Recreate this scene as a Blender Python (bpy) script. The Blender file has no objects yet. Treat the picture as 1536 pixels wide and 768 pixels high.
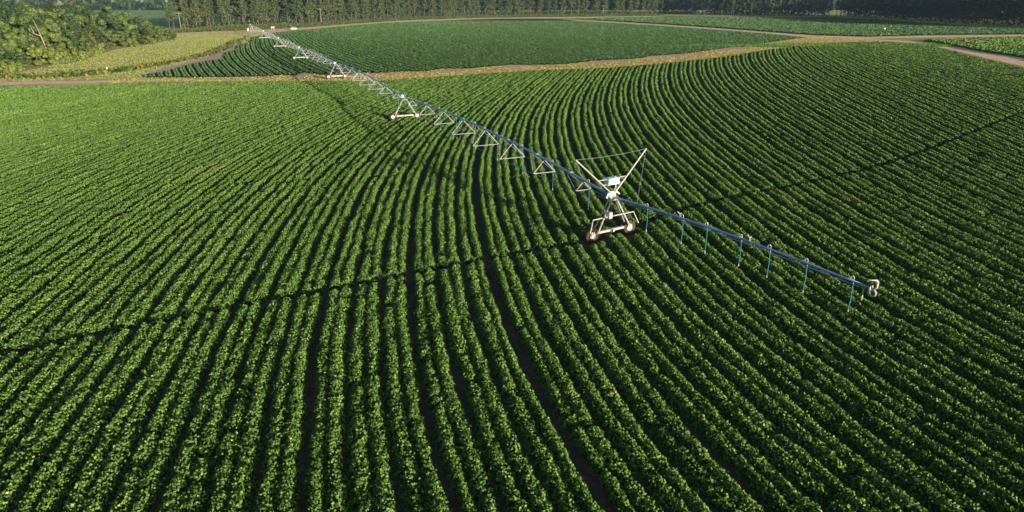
import bpy, bmesh, math, random
import numpy as np
from mathutils import Vector

SC = bpy.context.scene
COL = SC.collection
RNG = np.random.default_rng(7)
PI = math.pi

# ------------------------------------------------------------------ camera model
CAM_H, FPX, YH = 20.0, 1024.0, -4.0            # height (m), focal length and horizon in photo pixels (1536 wide)
PITCH = math.atan((384 - YH) / FPX)
CP, SP = math.cos(PITCH), math.sin(PITCH)


def G(px, py, z=0.0):
    """ground point (at height z) seen at a photo pixel"""
    u, v = px - 768.0, 384.0 - py
    X, Y, Z = u, FPX * CP + v * SP, v * CP - FPX * SP
    k = -(CAM_H - z) / Z
    return (X * k, Y * k)


def GL(pts, z=0.0):
    return np.array([G(a, b, z) for a, b in pts])


def project(P):
    P = np.asarray(P, float)
    X, Y, Z = P[:, 0], P[:, 1], (P[:, 2] if P.shape[1] > 2 else 0 * P[:, 0]) - CAM_H
    d = Y * CP - Z * SP
    w = Y * SP + Z * CP
    d = np.maximum(d, 0.1)
    return 768 + FPX * X / d, 384 - FPX * w / d, d


def pip(P, poly):
    """vectorised point in polygon"""
    x, y = P[:, 0], P[:, 1]
    ins = np.zeros(len(P), bool)
    n = len(poly)
    for i in range(n):
        x1, y1 = poly[i]
        x2, y2 = poly[(i + 1) % n]
        if y1 == y2:
            continue
        c = ((y1 > y) != (y2 > y)) & (x < (x2 - x1) * (y - y1) / (y2 - y1) + x1)
        ins ^= c
    return ins


cam = bpy.data.cameras.new('camera')
cam_o = bpy.data.objects.new('camera', cam)
COL.objects.link(cam_o)
cam_o.location = (0, 0, CAM_H)
cam_o.rotation_euler = (PI / 2 - PITCH, 0, 0)
cam.sensor_width = 36.0
cam.lens = 36.0 * FPX / 1536.0
cam.clip_start = 0.5
cam.clip_end = 20000
SC.camera = cam_o

# ------------------------------------------------------------------ light
SUN_EL, SUN_AZ = math.radians(7.4), math.radians(39.0)      # light travels away to the left of the view
TRAVEL = Vector((-math.sin(SUN_AZ) * math.cos(SUN_EL), math.cos(SUN_AZ) * math.cos(SUN_EL), -math.sin(SUN_EL)))
sun = bpy.data.lights.new('sun', 'SUN')
sun.energy = 4.6
sun.angle = math.radians(0.5)
sun.color = (1.0, 0.87, 0.70)
sun_o = bpy.data.objects.new('sun', sun)
COL.objects.link(sun_o)
sun_o.location = (60, -60, 60)
sun_o.rotation_euler = TRAVEL.to_track_quat('-Z', 'Y').to_euler()

world = bpy.data.worlds.new('World')
SC.world = world
world.use_nodes = True
nt = world.node_tree
bg = nt.nodes['Background']
sky = nt.nodes.new('ShaderNodeTexSky')
sky.sky_type = 'NISHITA'
sky.sun_disc = False
sky.sun_elevation = SUN_EL
sky.sun_rotation = math.atan2(-TRAVEL.x, -TRAVEL.y)
sky.altitude = 100
nt.links.new(sky.outputs['Color'], bg.inputs['Color'])
bg.inputs['Strength'].default_value = 0.05

SC.view_settings.view_transform = 'Standard'
SC.view_settings.look = 'None'
SC.view_settings.gamma = 1.0
SC.view_settings.exposure = 1.25
SC.cycles.max_bounces = 5
SC.cycles.diffuse_bounces = 2
SC.cycles.transmission_bounces = 3
SC.cycles.transparent_max_bounces = 6
SC.cycles.use_denoising = True


# ------------------------------------------------------------------ materials
def new_mat(name):
    m = bpy.data.materials.new(name)
    m.use_nodes = True
    t = m.node_tree
    return m, t, t.nodes['Principled BSDF'], t.nodes['Material Output']


def ramp(t, stops, fac):
    r = t.nodes.new('ShaderNodeValToRGB')
    e = r.color_ramp.elements
    while len(e) < len(stops):
        e.new(0.5)
    for el, (p, c) in zip(e, stops):
        el.position = p
        el.color = (*c, 1)
    t.links.new(fac, r.inputs['Fac'])
    return r.outputs['Color']


def noise(t, scale, detail=4.0, rough=0.6, vec=None):
    n = t.nodes.new('ShaderNodeTexNoise')
    n.inputs['Scale'].default_value = scale
    n.inputs['Detail'].default_value = detail
    n.inputs['Roughness'].default_value = rough
    if vec is None:
        g = t.nodes.new('ShaderNodeNewGeometry')
        vec = g.outputs['Position']
    t.links.new(vec, n.inputs['Vector'])
    return n.outputs['Fac']


def mixrgb(t, fac, a, b, mode='MIX'):
    m = t.nodes.new('ShaderNodeMix')
    m.data_type = 'RGBA'
    m.blend_type = mode
    for s, v in ((m.inputs[0], fac), (m.inputs[6], a), (m.inputs[7], b)):
        if isinstance(v, (int, float)):
            s.default_value = v
        elif isinstance(v, tuple):
            s.default_value = (*v, 1)
        else:
            t.links.new(v, s)
    return m.outputs[2]


def leaf_mat(name, stops, patch=None, patch_scale=0.06, transl=0.25, rough=0.5, spec=0.3, vary=0.0):
    """foliage: per-leaf tint attribute through a ramp, broad patches, some light through the leaf"""
    m, t, p, out = new_mat(name)
    a = t.nodes.new('ShaderNodeAttribute')
    a.attribute_name = 'tint'
    c = ramp(t, stops, a.outputs['Fac'])
    if patch:
        n = noise(t, patch_scale, 3.0)
        f = ramp(t, [(0.58, (0, 0, 0)), (0.78, (1, 1, 1))], n)
        c = mixrgb(t, f, c, mixrgb(t, 0.5, c, patch))
    if vary:                                        # every tree of a kind a little different in hue and value
        oi = t.nodes.new('ShaderNodeObjectInfo')
        v = ramp(t, [(0.0, (1 - vary, 1 - vary * .9, 1 - vary * .6)), (0.35, (1, 1, 1)), (0.7, (1 + vary * .45, 1 + vary * .2, 1)), (1.0, (1 - vary * .35, 1 - vary * .1, 1 + vary * .1))], oi.outputs['Random'])
        c = mixrgb(t, 1.0, c, v, 'MULTIPLY')
    t.links.new(c, p.inputs['Base Color'])
    p.inputs['Roughness'].default_value = rough
    p.inputs['Specular IOR Level'].default_value = spec
    tr = t.nodes.new('ShaderNodeBsdfTranslucent')
    t.links.new(mixrgb(t, 1.0, c, (1.0, 1.15, 0.45), 'MULTIPLY'), tr.inputs['Color'])
    mx = t.nodes.new('ShaderNodeMixShader')
    mx.inputs[0].default_value = transl
    t.links.new(p.outputs[0], mx.inputs[1])
    t.links.new(tr.outputs[0], mx.inputs[2])
    t.links.new(mx.outputs[0], out.inputs['Surface'])
    return m


def plain(name, col, rough=0.5, metal=0.0, var=0.15, scale=3.0, spec=0.5):
    m, t, p, out = new_mat(name)
    n = noise(t, scale, 5.0)
    d = tuple(v * (1 - var) for v in col)
    l = tuple(min(1, v * (1 + var)) for v in col)
    t.links.new(ramp(t, [(0.3, d), (0.7, l)], n), p.inputs['Base Color'])
    p.inputs['Roughness'].default_value = rough
    p.inputs['Metallic'].default_value = metal
    p.inputs['Specular IOR Level'].default_value = spec
    return m


def earth(name, stops, s1, s2, bump=0.15, bscale=6.0, warp=None):
    m, t, p, out = new_mat(name)
    n1 = noise(t, s1, 6.0, 0.65)
    n2 = noise(t, s2, 4.0, 0.6)
    mm = t.nodes.new('ShaderNodeMath')
    mm.operation = 'ADD'
    t.links.new(n1, mm.inputs[0])
    t.links.new(n2, mm.inputs[1])
    hf = t.nodes.new('ShaderNodeMath')
    hf.operation = 'MULTIPLY'
    hf.inputs[1].default_value = 0.5
    t.links.new(mm.outputs[0], hf.inputs[0])
    t.links.new(ramp(t, stops, hf.outputs[0]), p.inputs['Base Color'])
    p.inputs['Roughness'].default_value = 0.95
    p.inputs['Specular IOR Level'].default_value = 0.1
    b = t.nodes.new('ShaderNodeBump')
    b.inputs['Strength'].default_value = 0.6
    b.inputs['Distance'].default_value = bump
    t.links.new(noise(t, bscale, 6.0, 0.7), b.inputs['Height'])
    t.links.new(b.outputs['Normal'], p.inputs['Normal'])
    return m


M = {}
M['crop'] = leaf_mat('crop_leaf', [(0.0, (.024, .070, .014)), (0.55, (.100, .194, .034)), (0.9, (.172, .27, .058)), (1.0, (.30, .30, .10))],
                     patch=(.22, .23, .06), patch_scale=0.045, transl=0.05, rough=0.5, spec=0.2)
M['crop_core'] = leaf_mat('crop_shaded_core', [(0.0, (.014, .034, .014)), (1.0, (.028, .06, .022))], transl=0.05, rough=0.7, spec=0.15)  # shade inside the rows painted as a dark blue green core
M['crop_far'] = leaf_mat('crop_leaf_pale', [(0.0, (.035, .08, .025)), (0.6, (.074, .162, .046)), (1.0, (.14, .22, .06))],
                         patch=(.18, .22, .07), patch_scale=0.012, transl=0.15, rough=0.5, spec=0.3)
M['grass'] = leaf_mat('meadow_grass_blades', [(0.0, (.21, .27, .075)), (0.5, (.31, .345, .11)), (0.85, (.38, .39, .145)), (1.0, (.46, .42, .19))],
                      patch=(.35, .35, .14), patch_scale=0.03, transl=0.3, rough=0.7, spec=0.15)
M['dry_blades'] = leaf_mat('dry_grass_blades', [(0.0, (.24, .24, .07)), (0.5, (.42, .36, .12)), (1.0, (.55, .45, .20))], patch=(.50, .34, .16), patch_scale=0.05, transl=0.25, rough=0.7, spec=0.15)
M['weed'] = leaf_mat('weed_leaves', [(0.0, (.05, .08, .02)), (0.6, (.11, .15, .035)), (0.88, (.20, .19, .06)), (1.0, (.28, .19, .08))],
                     transl=0.3, rough=0.6, spec=0.2)
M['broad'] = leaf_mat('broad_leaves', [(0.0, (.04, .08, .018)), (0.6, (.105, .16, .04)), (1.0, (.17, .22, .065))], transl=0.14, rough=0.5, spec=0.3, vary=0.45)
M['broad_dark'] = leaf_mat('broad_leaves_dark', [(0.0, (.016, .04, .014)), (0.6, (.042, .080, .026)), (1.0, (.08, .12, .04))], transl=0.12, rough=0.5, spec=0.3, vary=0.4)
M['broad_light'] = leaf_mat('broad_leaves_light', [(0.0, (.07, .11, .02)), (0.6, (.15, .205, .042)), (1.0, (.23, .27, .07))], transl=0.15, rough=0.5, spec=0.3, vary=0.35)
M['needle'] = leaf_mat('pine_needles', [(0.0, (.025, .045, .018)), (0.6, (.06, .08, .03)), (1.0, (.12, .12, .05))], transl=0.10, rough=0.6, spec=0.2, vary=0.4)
M['needle_lit'] = leaf_mat('pine_needles_sunlit', [(0.0, (.026, .052, .018)), (0.6, (.082, .115, .042)), (1.0, (.15, .165, .07))], transl=0.10, rough=0.6, spec=0.2, vary=0.45)  # lighter copy of the needles, sunlight on the treeline put into the colour
M['dead'] = leaf_mat('dead_needles', [(0.0, (.10, .05, .03)), (0.6, (.22, .11, .075)), (1.0, (.32, .18, .12))], transl=0.2, rough=0.7, spec=0.1)
M['bark'] = plain('pine_bark', (.125, .092, .072), 0.9, 0, 0.35, 2.0, 0.1)
M['bark_pale'] = plain('bare_wood', (.30, .22, .18), 0.85, 0, 0.25, 2.0, 0.15)
M['bark_dark'] = plain('dark_bark', (.10, .075, .055), 0.9, 0, 0.35, 2.0, 0.1)
M['ground'] = earth('meadow_ground', [(0.32, (.18, .21, .06)), (0.45, (.32, .33, .11)), (0.55, (.42, .40, .16)), (0.68, (.50, .43, .21))], 0.05, 0.6, 0.25, 2.5)
M['soil'] = earth('field_soil', [(0.35, (.055, .038, .034)), (0.5, (.085, .060, .052)), (0.65, (.13, .09, .08))], 0.4, 3.0, 0.06, 9.0)
M['sandy'] = earth('dirt_track', [(0.33, (.64, .42, .29)), (0.5, (.82, .57, .40)), (0.65, (.87, .68, .51))], 0.12, 1.5, 0.08, 5.0)
M['bare'] = earth('bare_soil', [(0.33, (.40, .26, .23)), (0.5, (.55, .38, .34)), (0.65, (.66, .48, .42))], 0.2, 1.2, 0.1, 5.0)
M['dry'] = earth('dry_grass', [(0.30, (.32, .32, .09)), (0.45, (.54, .44, .15)), (0.58, (.68, .50, .22)), (0.7, (.76, .56, .36))], 0.08, 0.9, 0.2, 3.0)
M['distant'] = earth('distant_pasture', [(0.35, (.18, .30, .12)), (0.65, (.28, .40, .16))], 0.01, 0.05, 0.3, 0.3)
M['galv'] = plain('galvanised_steel', (.38, .375, .38), 0.5, 0.15, 0.22, 4.0)
M['galv_dull'] = plain('dull_galvanised_steel', (.40, .42, .44), 0.5, 0.4, 0.15, 4.0)
M['blue'] = plain('blue_pipe', (.25, .40, .78), 0.42, 0.1, 0.15, 2.0)
M['hose'] = plain('teal_hose', (.03, .19, .30), 0.5, 0.0, 0.1, 4.0)
M['tyre'] = plain('muddy_tyre', (.062, .043, .034), 0.9, 0, 0.3, 8.0, 0.2)
M['tank'] = plain('pale_cyan_plastic', (.50, .76, .80), 0.35, 0, 0.05, 2.0)
M['white'] = plain('white_paint', (.68, .67, .66), 0.35, 0, 0.05, 2.0)
M['glass'] = plain('dark_glass', (.02, .025, .03), 0.1, 0, 0.1, 2.0)
M['rim'] = plain('dusty_rim', (.50, .46, .43), 0.6, 0.1, 0.15, 4.0)
M['black'] = plain('black_rubber', (.02, .02, .02), 0.7, 0, 0.1, 2.0)
M['wood'] = plain('weathered_pole_wood', (.30, .25, .21), 0.9, 0, 0.2, 2.0, 0.1)
M['wire'] = plain('aluminium_wire', (.16, .16, .16), 0.5, 0.5, 0.1, 2.0)
M['orange'] = plain('orange_plastic', (.75, .42, .22), 0.5, 0, 0.05, 2.0)
M['red'] = plain('red_lens', (.35, .02, .02), 0.3, 0, 0.05, 2.0)


# ------------------------------------------------------------------ objects
def tag(o, label=None, cat=None, group=None, kind=None):
    if label:
        o['label'] = label
    if cat:
        o['category'] = cat
    if group:
        o['group'] = group
    if kind:
        o['kind'] = kind
    return o


def empty(name, loc, rz=0.0):
    o = bpy.data.objects.new(name, None)
    o.empty_display_size = 0.5
    o.location = loc
    o.rotation_euler = (0, 0, rz)
    COL.objects.link(o)
    return o


def origin_of(o):
    v = Vector((0, 0, 0))
    while o is not None:
        v += o.location
        o = o.parent
    return v


class MB:
    """collects tubes, boxes and lathes in world coordinates; build() links ONE mesh object"""

    def __init__(s):
        s.v, s.f = [], []

    def add(s, vs, fs):
        b = len(s.v)
        s.v += [tuple(q) for q in vs]
        s.f += [tuple(i + b for i in q) for q in fs]
        return s

    def tube(s, pts, r, n=8, cap=True):
        pts = [Vector(p) for p in pts]
        if not hasattr(r, '__len__'):
            r = [r] * len(pts)
        vs, fs = [], []
        ref = None
        for i, p in enumerate(pts):
            d = (pts[min(i + 1, len(pts) - 1)] - pts[max(i - 1, 0)]).normalized()
            if ref is None:
                ref = d.orthogonal().normalized()
            a = (ref - d * ref.dot(d)).normalized()
            ref = a
            b = d.cross(a)
            for k in range(n):
                t = 2 * PI * k / n
                vs.append(p + (a * math.cos(t) + b * math.sin(t)) * r[i])
        for i in range(len(pts) - 1):
            for k in range(n):
                k2 = (k + 1) % n
                fs.append((i * n + k, i * n + k2, (i + 1) * n + k2, (i + 1) * n + k))
        if cap:
            fs.append(tuple(range(n - 1, -1, -1)))
            fs.append(tuple((len(pts) - 1) * n + k for k in range(n)))
        return s.add(vs, fs)

    def box(s, c, ax, ay, az, bev=0.0):
        """box with half-axis vectors"""
        c, ax, ay, az = Vector(c), Vector(ax), Vector(ay), Vector(az)
        bm = bmesh.new()
        bmesh.ops.create_cube(bm, size=2.0)
        for v in bm.verts:
            v.co = c + ax * v.co.x + ay * v.co.y + az * v.co.z
        if bev:
            bmesh.ops.bevel(bm, geom=bm.edges[:], offset=bev, segments=2, affect='EDGES', profile=0.5)
        bm.verts.index_update()
        s.add([v.co.copy() for v in bm.verts], [[v.index for v in f.verts] for f in bm.faces])
        bm.free()
        return s

    def lathe(s, c, axis, prof, n=20):
        """prof: list of (along axis, radius)"""
        c, axis = Vector(c), Vector(axis).normalized()
        a = axis.orthogonal().normalized()
        b = axis.cross(a)
        vs, fs = [], []
        for (h, r) in prof:
            for k in range(n):
                t = 2 * PI * k / n
                vs.append(c + axis * h + (a * math.cos(t) + b * math.sin(t)) * max(r, 1e-4))
        for i in range(len(prof) - 1):
            for k in range(n):
                k2 = (k + 1) % n
                fs.append((i * n + k, i * n + k2, (i + 1) * n + k2, (i + 1) * n + k))
        return s.add(vs, fs)

    def build(s, name, mat, parent=None, smooth=False):
        o0 = origin_of(parent) if parent else Vector((0, 0, 0))
        me = bpy.data.meshes.new(name)
        me.from_pydata([Vector(v) - o0 for v in s.v], [], s.f)
        me.materials.append(mat)
        if smooth:
            for p in me.polygons:
                p.use_smooth = True
        me.update()
        o = bpy.data.objects.new(name, me)
        COL.objects.link(o)
        if parent:
            o.parent = parent
        return o


def quad_mesh(name, Q, mats, tint, midx=None, parent=None, extra=None):
    """Q: (n,4,3) loose quads. extra: (verts, quad faces, tint, material index) welded surface."""
    n = len(Q)
    V = Q.reshape(-1, 3)
    Fc = np.arange(n * 4).reshape(n, 4)
    mi = np.zeros(n, np.int32) if midx is None else midx
    if extra is not None:
        ev, ef, et, em = extra
        Fc = np.vstack([Fc, ef + len(V)])
        V = np.vstack([V, ev])
        tint = np.concatenate([tint, et])
        mi = np.concatenate([mi, np.full(len(ef), em, np.int32)])
    me = bpy.data.meshes.new(name)
    me.vertices.add(len(V))
    me.vertices.foreach_set('co', V.astype(np.float32).ravel())
    me.loops.add(len(Fc) * 4)
    me.loops.foreach_set('vertex_index', Fc.astype(np.int32).ravel())
    me.polygons.add(len(Fc))
    me.polygons.foreach_set('loop_start', np.arange(0, len(Fc) * 4, 4, dtype=np.int32))
    me.polygons.foreach_set('material_index', mi.astype(np.int32))
    me.update(calc_edges=True)
    a = me.attributes.new('tint', 'FLOAT', 'FACE')
    a.data.foreach_set('value', tint.astype(np.float32))
    for m in mats:
        me.materials.append(m)
    o = bpy.data.objects.new(name, me)
    COL.objects.link(o)
    if parent:
        o.parent = parent
    return o


def leaves(P, N, L, aspect=0.75, fold=0.25, rng=RNG):
    """rhombic folded leaves at P facing N with length L -> (n,4,3)"""
    n = len(P)
    N = N / (np.linalg.norm(N, axis=1, keepdims=True) + 1e-9)
    R = rng.normal(size=(n, 3))
    A = np.cross(N, R)
    A /= np.linalg.norm(A, axis=1, keepdims=True) + 1e-9
    B = np.cross(N, A)
    L = np.broadcast_to(L, (n,))[:, None] * 0.5
    a, b = A * L, B * L * aspect
    up = N * L * fold
    return np.stack([P - a, P - b * 1.0 + up, P + a, P + b + up], 1)


def jitter_poly(pts, step=6.0, amp=0.6, seed=1):
    """closed ground polygon with an uneven edge"""
    r = np.random.default_rng(seed)
    out = []
    n = len(pts)
    for i in range(n):
        a, b = np.array(pts[i]), np.array(pts[(i + 1) % n])
        d = np.linalg.norm(b - a)
        m = max(1, int(d / step))
        nrm = np.array([-(b - a)[1], (b - a)[0]]) / (d + 1e-9)
        for k in range(m):
            out.append(a + (b - a) * k / m + nrm * (r.normal() * amp if k else 0))
    return np.array(out)


def sheet(name, pts, z, mat, label, cat, kind='structure', step=6.0, amp=0.6, seed=1):
    P = jitter_poly(pts, step, amp, seed)
    bm = bmesh.new()
    vs = [bm.verts.new((p[0], p[1], z)) for p in P]
    es = [bm.edges.new((vs[i], vs[(i + 1) % len(vs)])) for i in range(len(vs))]
    bmesh.ops.triangle_fill(bm, use_beauty=True, use_dissolve=False, edges=es, normal=(0, 0, 1))
    for f in bm.faces:
        if f.normal.z < 0:
            f.normal_flip()
    me = bpy.data.meshes.new(name)
    bm.to_mesh(me)
    bm.free()
    me.materials.append(mat)
    o = bpy.data.objects.new(name, me)
    COL.objects.link(o)
    return tag(o, label, cat, kind=kind)


# ------------------------------------------------------------------ field outlines (photo pixels -> ground)
NEAR_EDGE = [(-260, 137), (0, 130), (100, 128), (220, 123), (400, 122), (520, 121.5), (570, 121), (632, 117), (700, 112), (795, 106), (925, 101),
             (1007, 94), (1088, 85), (1160, 74), (1220, 66.5), (1290, 62.5), (1340, 63), (1375, 66.5), (1420, 74), (1461, 84.5), (1536, 102), (1640, 128)]
near_far_side = GL(NEAR_EDGE)
NEAR_POLY = np.vstack([near_far_side, [(190, 90), (150, 12), (60, 2), (-60, 2), (-170, 60)]])

FAR_EDGE_LOW = [(214, 116.5), (300, 116.5), (370, 115), (400, 115), (420, 112.5), (442, 113.5), (455, 109), (485, 112.5), (520, 112), (545, 109), (565, 110),
                (600, 107.5), (640, 107), (660, 103.5), (700, 103), (740, 99.5), (765, 97.5), (800, 97.5), (850, 96.5), (895, 91), (930, 89.5), (960, 87.5),
                (975, 84), (1000, 83), (1040, 79), (1070, 75), (1100, 70.5), (1140, 65), (1180, 60), (1205, 57)]
FAR_EDGE_UP = [(1190, 54), (1100, 46.5), (990, 39), (872, 32.5), (835, 28), (760, 28), (698, 29.5), (640, 32), (579, 34.5), (526, 38.5), (474, 43.5), (433, 46.5),
               (407, 50), (378, 56), (374, 64), (357, 66), (354, 74), (339, 78), (335, 87), (308, 91), (282, 97), (240, 107.5), (218, 111)]
FAR_POLY = GL(FAR_EDGE_LOW + FAR_EDGE_UP)
UP_POLY = GL([(860, 28), (1000, 24.5), (1050, 25), (1250, 26), (1330, 30), (1400, 35.5), (1470, 39.5), (1536, 44), (1640, 50), (1660, 52), (1536, 51.5), (1400, 52.5),
              (1300, 55), (1222, 53), (1100, 44), (1000, 37), (900, 31)])
CORNER_POLY = GL([(1384, 59.5), (1450, 57), (1536, 55.5), (1640, 54.5), (1680, 110), (1600, 101), (1536, 86.5), (1480, 79), (1445, 72), (1410, 65)])

CROP_NEAR = np.vstack([GL(NEAR_EDGE, 0.42), NEAR_POLY[len(NEAR_EDGE):]])
CROP_FAR = np.vstack([GL(FAR_EDGE_LOW), GL(FAR_EDGE_UP, 0.42)])
UPX = [(860, 28), (1000, 24.5), (1050, 25), (1250, 26), (1330, 30), (1400, 35.5), (1470, 39.5), (1536, 44), (1640, 50), (1660, 52), (1536, 51), (1400, 52),
       (1300, 54.4), (1222, 52.2), (1100, 43), (1000, 36), (900, 30.5)]
CROP_UP = np.vstack([GL(UPX[:9], 0.4), GL(UPX[9:])])
CROP_CORNER = GL([(1384, 59.5), (1450, 57), (1536, 55.5), (1640, 54.5)], 0.7).tolist() + GL([(1680, 110), (1600, 101), (1536, 86.5), (1480, 79), (1445, 72), (1410, 65)]).tolist()

# ------------------------------------------------------------------ ground sheets
gs = bpy.data.meshes.new('ground')
gs.from_pydata([(-6000, -600, -0.004), (6000, -600, -0.004), (6000, 7000, -0.004), (-6000, 7000, -0.004)], [], [(0, 1, 2, 3)])
gs.materials.append(M['ground'])
go = bpy.data.objects.new('ground', gs)
COL.objects.link(go)
tag(go, 'yellow green meadow and verge ground around the crop fields', 'ground', kind='structure')

sheet('field_soil', NEAR_POLY, 0.004, M['soil'], 'dark brown soil in the furrows of the large nearest field', 'soil', amp=0.3, seed=2)
sheet('field_soil', FAR_POLY, 0.006, M['soil'], 'dark brown soil under the crop beyond the grass strip', 'soil', amp=0.3, seed=3)
sheet('field_soil', UP_POLY, 0.008, M['soil'], 'dark brown soil under the crop beside the shaded wood', 'soil', amp=0.3, seed=4)
sheet('field_soil', CORNER_POLY, 0.010, M['soil'], 'dark brown soil under the leafy crop across the dirt road', 'soil', amp=0.3, seed=5)

STRIP = GL(FAR_EDGE_LOW + [(1225, 55), (1290, 58), (1320, 61)]) .tolist() + GL(NEAR_EDGE[2:17]).tolist()[::-1]
sheet('grass_strip', STRIP, 0.012, M['dry'], 'dry yellow grass strip between the near and far crop fields', 'grass strip', amp=0.5, seed=6)

road = GL([(1222, 54.5), (1290, 57), (1335, 60), (1384, 63), (1430, 68.5), (1480, 77), (1536, 87.5), (1640, 106), (1640, 124), (1536, 100), (1461, 83), (1420, 73),
           (1375, 65.5), (1330, 61.5), (1275, 59.5), (1215, 57.5)])
sheet('dirt_road', road, 0.016, M['sandy'], 'pinkish dirt road curving past the corner of the near field', 'road', amp=0.35, seed=7)
road2 = GL([(860, 29.5), (930, 33), (1000, 37.3), (1100, 44.3), (1170, 50), (1222, 53.3), (1300, 55.6), (1400, 53.5), (1536, 52), (1640, 52), (1640, 54), (1536, 54.2),
            (1400, 56.2), (1300, 58), (1222, 56.4), (1160, 52), (1100, 46.3), (1000, 39), (930, 34.4), (860, 30.6)])
sheet('dirt_road', road2, 0.020, M['sandy'], 'thin pale dirt road dividing the two fields below the shaded wood', 'road', amp=0.25, seed=8)
road3 = GL([(262, 49), (330, 47), (400, 44.5), (470, 40.5), (520, 36.5), (600, 31), (698, 27.5), (800, 25.8), (900, 25.2), (1000, 23.6), (1000, 24.4), (900, 26.6), (835, 27.6),
            (760, 27.7), (698, 29.2), (640, 31.7), (579, 34.2), (526, 38), (474, 43), (433, 46), (405, 49.5), (330, 50), (262, 51.5)])
sheet('dirt_road', road3, 0.014, M['sandy'], 'tan dirt road along the foot of the pine treeline', 'road', amp=0.35, seed=9)
track = GL([(-200, 126), (0, 123.5), (60, 121), (140, 121), (200, 120), (260, 119.5), (330, 119), (330, 120.2), (200, 122), (110, 125.5), (0, 128), (-200, 132)])
sheet('dirt_track', track, 0.017, M['sandy'], 'faint sandy track along the left end of the near field', 'track', amp=0.4, seed=10)
sheet('bare_soil', GL([(28, 126.4), (60, 125.6), (110, 125.6), (165, 126), (120, 127.6), (60, 128.4), (26, 128.2)]), 0.021, M['bare'],
      'purple brown bare patch between sandy track and near field', 'bare soil', amp=0.4, step=3, seed=11)
sheet('bare_soil', GL([(212, 117.5), (211, 112), (240, 102), (282, 90.5), (308, 83), (328, 76), (343, 69.5), (356, 64), (368, 59), (376, 54.5), (380, 57), (375, 64.5), (358, 67),
                       (355, 75), (340, 79), (336, 88), (309, 92), (283, 98), (241, 108.5), (222, 112), (219, 117.5)]), 0.016, M['bare'],
      'purple brown bare soil margin along the stepped left edge of the far field', 'bare soil', amp=0.5, step=4, seed=12)
spots = [((425, 114.8), (440, 115.4), (458, 114.6), (470, 111), (456, 108.5), (444, 113)), ((548, 112.3), (570, 112.4), (590, 110.6), (572, 108.6)),
         ((644, 108.6), (690, 106.5), (706, 104), (668, 104.5)), ((742, 102), (790, 99.6), (840, 98.5), (800, 97), (764, 97.2)),
         ((878, 95), (930, 92.2), (960, 90), (930, 88.8), (898, 91)), ((970, 87.5), (1020, 83.6), (1060, 79.5), (1010, 80.8), (976, 84.2)),
         ((1066, 78), (1110, 73), (1150, 67), (1112, 68.4), (1078, 73.6))]
for i, s in enumerate(spots):
    sheet('bare_soil', GL(s), 0.024 + 0.004 * (i % 2), M['bare'],
          'pinkish bare patch on the grass strip, %s from its left end' % ('first second third fourth fifth sixth seventh'.split()[i]), 'bare soil', amp=0.5, step=3, seed=20 + i)
sheet('distant_pasture', GL([(60, 41), (300, 41), (420, 15.5), (-160, 14.5)]), 0.003, M['distant'], 'hazy green pasture beyond the mixed wood', 'pasture', amp=2, step=30, seed=31)

# ------------------------------------------------------------------ crop rows
EX6 = [(i, j) for i in range(7) for j in range(7 - i)]
C6 = [6.57924, -1.91952, -16.65288, -2.84801, -1.91669, 32.91167, -18.61359, 48.27326, 1.41121, 39.29797, -0.3387, -105.68902, 52.10824, -14.4304, -35.46457, 15.97316,
      84.4089, -35.32077, 13.92794, -35.76763, -12.37292, 12.70616, 15.30399, 14.04442, -27.25246, -6.89098, 18.09251, -4.0095]
EX4 = [(i, j) for i in range(5) for j in range(5 - i)]
C4 = [34.4793, 33.0242, 2.7909, 2.4218, 0.6381, 71.4784, 3.3929, 5.5954, -7.777, -2.2163, -7.945, 6.5247, 8.4442, -5.8089, 1.4627]


def phase_near(x, y):
    u, v = (x - 10.) / 110., (y - 100.) / 160.
    return sum(c * u ** i * v ** j for c, (i, j) in zip(C6, EX6))


def phase_far(x, y):
    u, v = x / 180., (y - 350.) / 180.
    return sum(c * u ** i * v ** j for c, (i, j) in zip(C4, EX4))


def trace_rows(phase, ys, xlim, offs):
    """polyline of every row: for each y invert the (monotonic) phase in x. -> list of (row id, xs, ys)"""
    vals = {}
    for y in ys:
        x0, x1 = xlim(y)
        xx = np.linspace(x0, x1, 700)
        s = phase(xx, y)
        ok = np.maximum.accumulate(s)
        keep = np.concatenate([[True], np.diff(ok) > 1e-6])
        s, xx = ok[keep], xx[keep]
        for k in range(int(math.floor(s[0])), int(math.ceil(s[-1])) + 1):
            for o, off in enumerate(offs):
                t = k + off
                if s[0] < t < s[-1]:
                    vals.setdefault((k, o), []).append((np.interp(t, s, xx), y))
    return [(k, np.array(v)) for k, v in vals.items() if len(v) > 2]


# wheel track of the end tower (a shallow arc through the tower)
TRK = GL([(-200, 580), (0, 540), (110, 514), (250, 484), (400, 457), (500, 440), (680, 403), (790, 383), (860, 371), (917, 357), (1040, 312), (1110, 297), (1180, 285), (1290, 260),
          (1370, 236), (1536, 170), (1700, 110)])
trk_t = np.linspace(0, 1, 400)


def smooth_curve(P, n=400, it=30):
    d = np.concatenate([[0], np.cumsum(np.linalg.norm(np.diff(P, axis=0), axis=1))])
    t = np.linspace(0, d[-1], n)
    Q = np.stack([np.interp(t, d, P[:, 0]), np.interp(t, d, P[:, 1])], 1)
    for _ in range(it):
        Q[1:-1] = 0.25 * Q[:-2] + 0.5 * Q[1:-1] + 0.25 * Q[2:]
    return Q


TRK = smooth_curve(TRK, 400, 60)


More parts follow.
